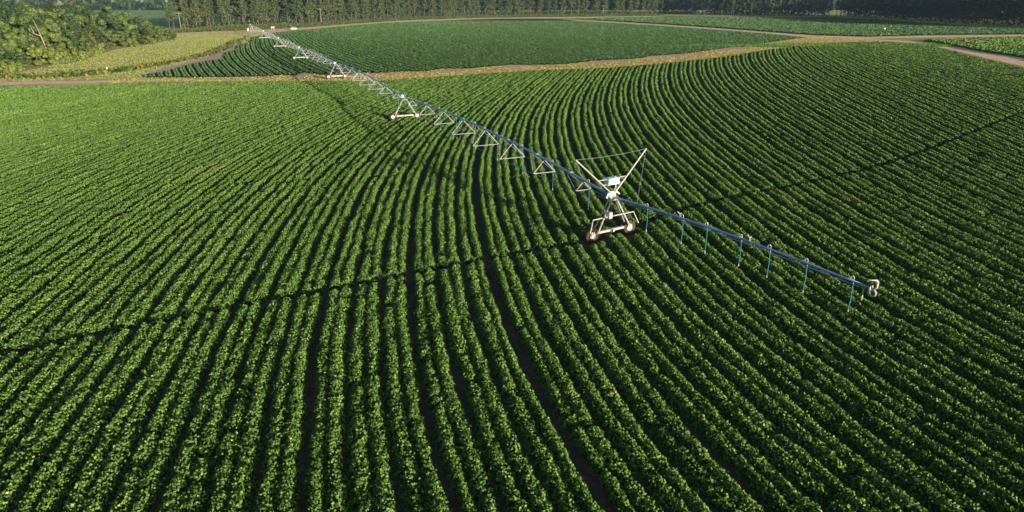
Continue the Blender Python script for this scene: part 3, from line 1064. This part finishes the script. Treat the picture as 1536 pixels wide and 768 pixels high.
def make_tower(c, du, full):
    """c ground point, du unit vector along the boom (towards the free end); the base beam is square to it"""
    dw = np.array([-du[1], du[0]])                          # along the wheel track
    if dw[0] < 0:
        dw = -dw
    hb, wr = 2.15, 0.66
    U, W, Z = Vector((*du, 0)), Vector((*dw, 0)), Vector((0, 0, 1))
    C = v3(c, 0)
    fr = MB()
    fr.tube([C + W * 0.32 - U * 0.1 + Z * (PH - 0.25), C - W * 0.32 - U * 0.1 + Z * (PH - 0.25)], 0.06, 6)
    fr.tube([C + W * 0.32 + U * 0.2 + Z * (PH - 0.25), C - W * 0.32 + U * 0.2 + Z * (PH - 0.25)], 0.06, 6)
    tf = fr.build('tower_head', M['galv'], ir)
    for s in (1, -1):
        for t in (-0.10, 0.22):
            MB().tube([C + W * 0.3 * s + U * t + Z * (PH - 0.2), C + W * (hb - 0.28) * s + U * (t * 2.1) + Z * 0.86], 0.068, 6).build('tower_leg', M['galv'], ir)
    # base beam in two halves with the drive motor between
    for s in (1, -1):
        MB().box(C + W * s * 0.98 + Z * 0.78, W * 0.86, U * 0.10, Z * 0.10, 0.02).build('base_beam', M['galv'], ir)
    mo = MB()
    mo.box(C + Z * 0.80, W * 0.12, U * 0.17, Z * 0.13, 0.03)
    mo.tube([C + Z * 0.80 + U * 0.15, C + Z * 0.80 + U * 0.42], 0.11, 10)
    mo.build('drive_motor', M['galv_dull'], ir)
    for s in (1, -1):
        wc = C + W * s * hb + Z * wr
        wp = MB()
        wp.lathe(wc, U, [(-0.16, 0.33), (-0.18, 0.52), (-0.14, 0.64), (-0.05, 0.66), (0.05, 0.66), (0.14, 0.64), (0.18, 0.52), (0.16, 0.33)], 24)
        for k in range(22):                                  # tread bars
            a = 2 * PI * k / 22
            r = W * math.cos(a) + Z * math.sin(a)
            tn = -W * math.sin(a) + Z * math.cos(a)
            for q in (-1, 1):
                wp.box(wc + r * 0.665 + U * q * 0.075 + tn * q * 0.03, tn * 0.03, U * 0.07 + tn * 0.03, r * 0.022)
        wh = wp.build('wheel', M['tyre'], ir)
        rm = MB()
        rm.lathe(wc, U, [(-0.15, 0.34), (-0.12, 0.31), (-0.05, 0.30), (-0.03, 0.12), (-0.12, 0.10), (-0.13, 0.0)], 20)
        rm.lathe(wc, U, [(0.15, 0.34), (0.12, 0.31), (0.05, 0.30), (0.03, 0.12), (0.12, 0.10), (0.13, 0.0)], 20)
        rm.build('rim', M['rim'], wh)
        hbm = MB()
        for k in range(6):
            a = 2 * PI * k / 6
            hbm.tube([wc + (W * math.cos(a) + Z * math.sin(a)) * 0.2 + U * 0.0, wc + (W * math.cos(a) + Z * math.sin(a)) * 0.2 + U * 0.08], 0.025, 6)
            hbm.tube([wc + (W * math.cos(a) + Z * math.sin(a)) * 0.2 - U * 0.08, wc + (W * math.cos(a) + Z * math.sin(a)) * 0.2], 0.025, 6)
        hbm.build('wheel_bolts', M['tyre'], wh)
        MB().box(wc + W * (-0.26 * s) + Z * 0.16, W * 0.14, U * 0.12, Z * 0.12, 0.03).build('gearbox', M['galv_dull'], ir)
    # coupling and control box at the head
    MB().lathe(C + Z * PH - U * 0.35, U, [(0, 0.1), (0.0, 0.17), (0.10, 0.17), (0.12, 0.13), (0.55, 0.13), (0.57, 0.17), (0.67, 0.17), (0.67, 0.1)], 14).build('pipe_coupling', M['galv'], ir)
    MB().box(C + Z * (PH + 0.28) - W * 0.28, W * 0.17, U * 0.13, Z * 0.24, 0.02).build('control_box', M['white'], ir)
    MB().tube([C + Z * PH + W * 0.12, C + Z * (PH + 0.75) + W * 0.14], 0.03, 6).build('aerial_post', M['galv'], ir)
    return C, U, W, Z


def drop_hose(top, length, mat=None):
    m = MB()
    side = Vector((0.18, -0.06, 0))
    m.tube([top + Vector((0, 0, 0.10)), top + Vector((0, 0, 0.24)), top + side * 0.6 + Vector((0, 0, 0.30)), top + side + Vector((0, 0, 0.2)), top + side - Vector((0, 0, 0.25))], 0.024, 6)
    o = m.build('drop_hose', M['galv_dull'], ir)
    MB().tube([top + side - Vector((0, 0, 0.25)), top + side - Vector((-0.03, 0, length * 0.6)), top + side - Vector((0, 0, length))], 0.024, 6).build('hose', M['hose'], o)
    MB().lathe(top + side - Vector((0, 0, length)), (0, 0, -1), [(0, 0.02), (0, 0.035), (0.12, 0.035), (0.14, 0.06), (0.16, 0.06), (0.17, 0.02)], 8).build('nozzle', M['galv_dull'], o)


def make_span(a, b, nb, hoses, sag=0.9):
    """pipe bowed up between towers at a and b; V brackets below it carry two truss rods"""
    L = float(np.linalg.norm(b - a))
    du = (b - a) / L
    dw = np.array([-du[1], du[0]])
    W, U, Z = Vector((*dw, 0)), Vector((*du, 0)), Vector((0, 0, 1))

    def pp(t):
        return v3(a + (b - a) * t, PH + sag * 4 * t * (1 - t))
    pm = MB()
    pm.tube([pp(t) for t in np.linspace(0.004, 0.996, 25)], 0.12, 10)
    for k in range(1, nb + 1):                              # flanges where pipe lengths meet
        t = k / (nb + 1)
        d = (pp(t + 0.01) - pp(t - 0.01)).normalized()
        pm.lathe(pp(t) - d * 0.04, d, [(0, 0.1), (0, 0.17), (0.08, 0.17), (0.08, 0.1)], 10)
    pm.build('span_pipe', M['blue'], ir, True)
    rods = {1: [pp(0) - Z * 0.25], -1: [pp(0) - Z * 0.25]}
    corner = []
    for k in range(nb):
        t = (k + 0.62) / (nb + 0.24)
        e = math.sin(PI * t)
        hw = 0.35 + 1.40 * e ** 0.8
        dp = 0.45 + 1.55 * e ** 0.8
        c = pp(t)
        corner.append((t, [c + W * s * hw - Z * dp for s in (1, -1)]))
    for k, (t, (c1, c2)) in enumerate(corner):
        m = MB()
        m.tube([c1, c2], 0.038, 6)
        for s, c in ((1, c1), (-1, c2)):
            m.tube([c, pp(t) - Z * 0.1], 0.032, 5)
        br = m.build('truss_bracket', M['galv'], ir)
        m = MB()
        for s, c in ((1, c1), (-1, c2)):
            t2 = min(0.985, t + 0.42 / nb) if t < 0.5 else max(0.015, t - 0.42 / nb)
            m.tube([c, pp(t2) - Z * 0.1], 0.028, 5)
        m.build('diagonal_brace', M['galv'], br)
        rods[1].append(c1)
        rods[-1].append(c2)
    for s in (1, -1):
        rods[s].append(pp(1) - Z * 0.25)
        MB().tube(rods[s], 0.024, 5).build('truss_rod', M['blue'], ir)
    for k in range(hoses):
        t = (k + 0.6) / (hoses + 0.2)
        drop_hose(pp(t), 2.3 + sag * 3.2 * t * (1 - t))
    return pp


dirs = []
for i, c in enumerate(TW):
    nxt = TW[i + 1] if i + 1 < len(TW) else PIV
    prv = TW[i - 1] if i else None
    dirs.append(unit(c - nxt) if prv is None else unit(prv - nxt))
# the end tower and the overhang run a little askew of the last span
EH = np.array(G(1305, 429, PH))
dirs[0] = unit(EH - TW[0])
for c, dd in zip(TW, dirs):
    F = make_tower(c, dd, True)
nodes = TW + [PIV]
for i in range(len(nodes) - 1):
    make_span(nodes[i + 1], nodes[i], 8, [9, 8, 7, 6, 5, 5][i])

# ---- end tower extras
C, du = v3(TW[0], 0), dirs[0]
dw = np.array([-du[1], du[0]])
if dw[0] < 0:
    dw = -dw
U, W, Z = Vector((*du, 0)), Vector((*dw, 0)), Vector((0, 0, 1))
tipL, tipR = C - W * 4.2 + Z * (PH + 3.75), C + W * 3.6 + Z * (PH + 3.8)
MB().tube([C + W * 0.35 + Z * (PH - 0.1), tipL], 0.06, 8).build('mast_arm', M['galv'], ir)
MB().tube([C - W * 0.35 + Z * (PH - 0.1) + U * 0.14, tipR], 0.06, 8).build('mast_arm', M['galv'], ir)


def on_arm(s, f):
    a = C - W * 0.35 * s + Z * (PH - 0.1)
    b = tipR if s > 0 else tipL
    return a + (b - a) * f


for f in (0.45, 0.33):
    MB().tube([on_arm(-1, f), on_arm(1, f)], 0.045, 6).build('cross_bar', M['galv'], ir)
tk = MB()
tc = (on_arm(-1, 0.39) + on_arm(1, 0.39)) * 0.5
tk.box(tc - U * 0.06 + Z * 0.02, W * 0.60, U * 0.22, Z * 0.27, 0.09)
tkk = tk.build('water_tank', M['tank'], ir, False)
MB().lathe(tc + Z * 0.28 + W * 0.3, Z, [(0, 0.1), (0.06, 0.1), (0.06, 0.0)], 12).build('cap', M['white'], tkk)
MB().box(tc - U * 0.06 + W * 0.35 + Z * 0.02, W * 0.015, U * 0.226, Z * 0.276).build('strap', M['galv_dull'], tkk)


def cable(a, b, sag, name='guy_cable', r=0.010):
    pts = []
    for t in np.linspace(0, 1, 13):
        pts.append(a + (b - a) * t - Z * sag * 4 * t * (1 - t))
    MB().tube(pts, r, 5).build(name, M['galv_dull'], ir)


cable(tipL, tipR, 0.12)
EHV = v3(EH, PH - 0.1)


def over(t):
    return v3(TW[0] + (EH - TW[0]) * t, PH - 0.1 * t + 0.25 * math.sin(PI * t))


cable(tipR, over(0.13), 0.05)
back = unit(TW[1] - TW[0])
cable(tipL, v3(TW[0] + back * 4.2, PH + 0.2), 0.05)
# crop guard rail carried outside the legs
gz = 2.25
ga, gb = C - W * 2.55 + U * 0.55 + Z * gz, C + W * 2.05 + U * 0.55 + Z * gz
MB().tube([ga - W * 0.45 + U * 0.25 - Z * 1.05, ga, gb, gb + W * 0.45 + U * 0.25 - Z * 1.05], 0.055, 8).build('guard_rail', M['galv'], ir)
MB().box(C - W * 0.75 + U * 0.62 + Z * (gz + 0.16), W * 0.16, U * 0.14, Z * 0.26, 0.03).build('contactor_box', M['white'], ir)
# head casting, valve and elbow
hd = MB()
hd.lathe(C + Z * (PH - 0.1) + W * 0.05, Z, [(0, 0.12), (0.0, 0.24), (0.12, 0.24), (0.15, 0.15), (0.5, 0.15), (0.6, 0.05)], 14)
hd.tube([C + Z * (PH + 0.2), C + Z * (PH + 0.42) + W * 0.45, C + Z * (PH + 0.15) + W * 0.75], 0.08, 8)
hd.tube([C + Z * (PH + 0.25), C + Z * (PH + 0.35) - W * 0.5, C + Z * (PH - 0.05) - W * 0.7], 0.09, 8)
hd.build('valve_head', M['white'], ir, True)
MB().tube([C + Z * PH + W * 0.3, C + Z * (PH + 1.3) + W * 0.28], 0.06, 8).build('riser_pipe', M['galv'], ir)

# ---- overhang pipe, its drops and the end gun
ov = MB()
ov.tube([over(t) for t in np.linspace(0.01, 1, 15)], [0.095] * 8 + [0.085, 0.08, 0.075, 0.075, 0.075, 0.075, 0.075], 10)
ov.build('overhang_pipe', M['blue'], ir, True)
MB().tube([over(t) - Z * 0.21 for t in np.linspace(0.02, 0.97, 12)], 0.03, 6).build('overhang_rail', M['blue'], ir)
xs = [(969, 312), (1010, 333), (1045, 346), (1096, 364), (1143, 378), (1206, 395), (1270, 421)]
tot = np.linalg.norm(EH - TW[0])
for (px, py) in xs:
    q = np.array(G(px, py, PH))
    t = float(np.dot(q - TW[0], EH - TW[0]) / tot ** 2)
    drop_hose(over(t), 1.95)
for (px, py) in ((1023, 329), (1117, 368)):
    q = np.array(G(px, py, PH))
    t = float(np.dot(q - TW[0], EH - TW[0]) / tot ** 2)
    b = over(t)
    m = MB()
    m.tube([b, b + Z * 0.3, b + Z * 0.34 + W * 0.14], 0.05, 6)
    m.tube([b + Z * 0.3 - W * 0.02, b + Z * 0.55 - W * 0.3], 0.035, 6)
    m.build('sprinkler_head', M['galv'], ir)
e = over(1.0)
eg = MB()
eg.tube([e, e + U * 0.28, e + U * 0.42 + Z * 0.15, e + U * 0.42 + Z * 0.5], 0.07, 10)
eg.lathe(e + U * 0.05, U, [(0, 0.08), (0, 0.19), (0.07, 0.19), (0.07, 0.08)], 12)
g1 = eg.build('end_gun', M['galv'], ir, True)
MB().tube([e + U * 0.42 + Z * 0.5, e + U * 0.38 + Z * 0.62 - W * 0.1, e + U * 0.2 + Z * 0.72 - W * 0.7], [0.07, 0.06, 0.03], 10).build('barrel', M['galv'], g1, True)
MB().lathe(e + U * 0.20 - Z * 0.28 + W * 0.0, W, [(-0.06, 0.16), (-0.06, 0.26), (0.06, 0.26), (0.06, 0.16), (-0.06, 0.16)], 16).build('drain_elbow', M['galv'], g1)
MB().tube([e - U * 0.35, e - U * 0.35 - Z * 0.95], 0.045, 8).build('drain_pipe', M['galv'], g1)

# ---- pivot point
C = v3(PIV, 0)
for a in range(4):
    t = a * PI / 2 + 0.5
    f = Vector((math.cos(t) * 1.9, math.sin(t) * 1.9, 0))
    MB().tube([C + f, C + f * 0.18 + Z * 4.6], 0.09, 6).build('pivot_leg', M['galv'], ir)
m = MB()
for zz, k in ((0.9, 0.84), (2.3, 0.58)):
    ps = [C + Vector((math.cos(a * PI / 2 + 0.5) * 1.9 * k, math.sin(a * PI / 2 + 0.5) * 1.9 * k, zz)) for a in range(5)]
    for q in range(4):
        m.tube([ps[q], ps[q + 1]], 0.05, 5)
m.build('pivot_frame', M['galv'], ir)
MB().tube([C, C + Z * 4.9, C + Z * 4.9 + Vector((0.3, -0.7, -0.6))], 0.15, 10).build('riser_pipe', M['galv'], ir, True)
MB().box(C + Vector((-1.3, -0.9, 1.6)), (0.45, 0, 0), (0, 0.25, 0), (0, 0, 0.7), 0.05).build('control_panel', M['white'], ir)
MB().tube([C + Z * 4.9, C + Z * 6.6], 0.05, 6).build('aerial_post', M['galv'], ir)

# ------------------------------------------------------------------ white car on the dirt road
g = G(441, 45)
hd_ = unit(np.array(G(470, 41.5)) - np.array(G(415, 46.5)))
car = empty('parked_car', (g[0], g[1], 0))
tag(car, 'white estate car parked on the dirt road before the pines', 'car')
Uc, Wc, Zc, Cc = Vector((*hd_, 0)), Vector((-hd_[1], hd_[0], 0)), Vector((0, 0, 1)), v3(g, 0)


def extrude_profile(prof, hw, inset=0.0):
    m = MB()
    n = len(prof)
    vs = [Cc + Uc * x - Wc * (hw - (inset if z > 1.2 else 0)) + Zc * z for x, z in prof] + [Cc + Uc * x + Wc * (hw - (inset if z > 1.2 else 0)) + Zc * z for x, z in prof]
    fs = [tuple(range(n)), tuple(range(2 * n - 1, n - 1, -1))] + [(i, (i + 1) % n, (i + 1) % n + n, i + n)[::-1] for i in range(n)]
    return m.add(vs, fs)


extrude_profile([(-2.45, 0.45), (2.45, 0.42), (2.52, 0.7), (2.4, 1.0), (1.25, 1.14), (0.55, 1.75), (-1.7, 1.82), (-2.3, 1.5), (-2.5, 1.1)], 0.95, 0.14).build('body', M['white'], car)
for s in (-1, 1):
    for (x0, x1, xt0, xt1) in ((0.1, 1.05, 0.05, 0.55), (-0.85, 0.0, -0.85, -0.05), (-1.95, -0.95, -1.75, -0.95)):
        m = MB()
        o2 = Wc * s
        m.add([Cc + Uc * x0 + o2 * 0.955 + Zc * 1.16, Cc + Uc * x1 + o2 * 0.955 + Zc * 1.16, Cc + Uc * xt1 + o2 * 0.835 + Zc * 1.66, Cc + Uc * xt0 + o2 * 0.835 + Zc * 1.68], [(0, 1, 2, 3)])
        m.build('window', M['glass'], car)
for (xa, za, xb, zb) in ((1.22, 1.17, 0.6, 1.72), (-2.46, 1.16, -2.3, 1.5)):
    sg = 1 if xa > 0 else -1
    MB().add([Cc + Uc * (xa + 0.02 * sg) - Wc * 0.82 + Zc * za, Cc + Uc * (xa + 0.02 * sg) + Wc * 0.82 + Zc * za, Cc + Uc * (xb + 0.02 * sg) + Wc * 0.74 + Zc * (zb + 0.01), Cc + Uc * (xb + 0.02 * sg) - Wc * 0.74 + Zc * (zb + 0.01)],
             [(0, 1, 2, 3)]).build('windscreen' if sg > 0 else 'rear_window', M['glass'], car)
for x in (1.55, -1.5):
    for s in (-1, 1):
        wc = Cc + Uc * x + Wc * s * 0.86 + Zc * 0.37
        w = MB().lathe(wc, Wc, [(-0.12, 0.2), (-0.12, 0.34), (-0.08, 0.37), (0.08, 0.37), (0.12, 0.34), (0.12, 0.2)], 18).build('wheel', M['black'], car)
        MB().lathe(wc, Wc, [(-0.11, 0.22), (-0.09, 0.0)], 14).add([], []).build('rim', M['galv_dull'], w)
        MB().lathe(wc, Wc, [(0.11, 0.22), (0.09, 0.0)], 14).build('rim', M['galv_dull'], w)
for s in (-1, 1):
    MB().box(Cc + Uc * 2.46 + Wc * s * 0.7 + Zc * 0.82, Uc * 0.05, Wc * 0.17, Zc * 0.09, 0.02).build('headlight', M['glass'], car)
    MB().box(Cc - Uc * 2.44 + Wc * s * 0.78 + Zc * 1.0, Uc * 0.05, Wc * 0.1, Zc * 0.16, 0.02).build('tail_light', M['red'], car)

# ------------------------------------------------------------------ small things
g = G(409.5, 44.5)
cb = empty('pump_cabinet', (g[0], g[1], 0))
tag(cb, 'small white pump cabinet on splayed legs between pivot and white car', 'cabinet')
o = Vector((g[0], g[1], 0))
MB().box(o + Vector((0, 0, 1.45)), (0.95, 0, 0), (0, 0.5, 0), (0, 0, 0.42), 0.06).build('housing', M['white'], cb)
for sx in (-1, 1):
    for sy in (-1, 1):
        MB().tube([o + Vector((sx * 1.0, sy * 0.55, 0)), o + Vector((sx * 0.6, sy * 0.35, 1.1))], 0.07, 6).build('leg', M['galv'], cb)
MB().box(o + Vector((0.3, -0.515, 1.45)), (0.4, 0, 0), (0, 0.012, 0), (0, 0, 0.3)).build('door', M['galv_dull'], cb)

for px, lab in ((161.5, 'taller white marker post in the weedy meadow, left one of a close pair'), (166.5, 'shorter white marker post in the weedy meadow, right one of a close pair')):
    g = G(px, 107.5)
    o = Vector((g[0], g[1], 0))
    hh = 1.25 if px < 163 else 1.1
    ps = empty('marker_post', o)
    tag(ps, lab, 'marker post', 'white marker posts in the meadow')
    MB().lathe(o, (0, 0, 1), [(0, 0.12), (0.05, 0.15), (hh - 0.15, 0.15), (hh, 0.12), (hh + 0.04, 0.0)], 12).build('post', M['white'], ps, True)
    MB().lathe(o + Vector((0, 0, hh * 0.55)), (0, 0, 1), [(0, 0.151), (0, 0.158), (0.1, 0.158), (0.1, 0.151)], 12).build('band', M['galv_dull'], ps)

g = G(1327, 46)
o = Vector((g[0], g[1], 0))
st = empty('marker_stake', o)
tag(st, 'small orange marker stake standing alone in the crop below the shaded wood', 'stake')
MB().tube([o, o + Vector((0, 0, 1.3))], 0.06, 6).build('rod', M['wood'], st)
MB().box(o + Vector((0, 0, 1.35)), (0.35, 0, 0), (0, 0.05, 0), (0, 0, 0.45), 0.02).build('flag', M['orange'], st)


def utility_pole(g, label):
    o = Vector((g[0], g[1], 0))
    p = empty('utility_pole', o)
    tag(p, label, 'utility pole')
    MB().tube([o, o + Vector((0, 0, 11.2))], [0.20, 0.13], 9).build('pole', M['wood'], p, True)
    MB().box(o + Vector((0, -0.16, 10.5)), (1.9, 0.2, 0), (-0.006, 0.06, 0), (0, 0, 0.09), 0.01).build('crossarm', M['wood'], p)
    tops = []
    for k in (-1.7, -0.6, 1.7):
        q = o + Vector((k, -0.16 + 0.1 * k / 1.9, 10.6))
        MB().lathe(q, (0, 0, 1), [(0, 0.03), (0.05, 0.08), (0.1, 0.05), (0.16, 0.08), (0.24, 0.03), (0.25, 0)], 8).build('insulator', M['galv_dull'], p)
        tops.append(q + Vector((0, 0, 0.25)))
    return tops


ta = utility_pole(G(697, 23.3), 'grey wooden utility pole with crossarm before the pines')
tb_ = utility_pole(G(482, 33.2), 'grey wooden utility pole half hidden by pines behind the white car')
tc_ = utility_pole(G(272, 45.5), 'grey wooden utility pole beside the leftmost pines of the treeline')
td_ = utility_pole(G(905, 22.2), 'grey wooden utility pole farthest along the pine treeline')
names = ['wire on the near ends of the crossarms', 'wire on the middle insulators of the crossarms', 'wire on the far ends of the crossarms']
for k in range(3):
    m = MB()
    for a, b in ((tc_[k], tb_[k]), (tb_[k], ta[k]), (ta[k], td_[k])):
        pts = []
        for t in np.linspace(0, 1, 15):
            pts.append(a + (b - a) * t - Vector((0, 0, 2.2 * 4 * t * (1 - t))))
        m.tube(pts, 0.008, 4, False)
    tag(m.build('power_line', M['wire']), 'thin sagging power line before the pines, ' + names[k], 'power line', 'power lines along the pines')

# ------------------------------------------------------------------ haze: one box of even air round everything
hz = MB().box((0, 3200, 129.5), (6100, 0, 0), (0, 3900, 0), (0, 0, 130.6)).build('haze', bpy.data.materials.new('haze_air'))
hmat = hz.data.materials[0]
hmat.use_nodes = True
t = hmat.node_tree
t.nodes.remove(t.nodes['Principled BSDF'])
pv = t.nodes.new('ShaderNodeVolumePrincipled')
pv.inputs['Color'].default_value = (0.42, 0.66, 1.0, 1)
pv.inputs['Density'].default_value = 0.00006
pv.inputs['Anisotropy'].default_value = 0.0
t.links.new(pv.outputs[0], t.nodes['Material Output'].inputs['Volume'])
tag(hz, 'thin bluish morning haze over fields, woods and far hills', 'haze', kind='stuff')
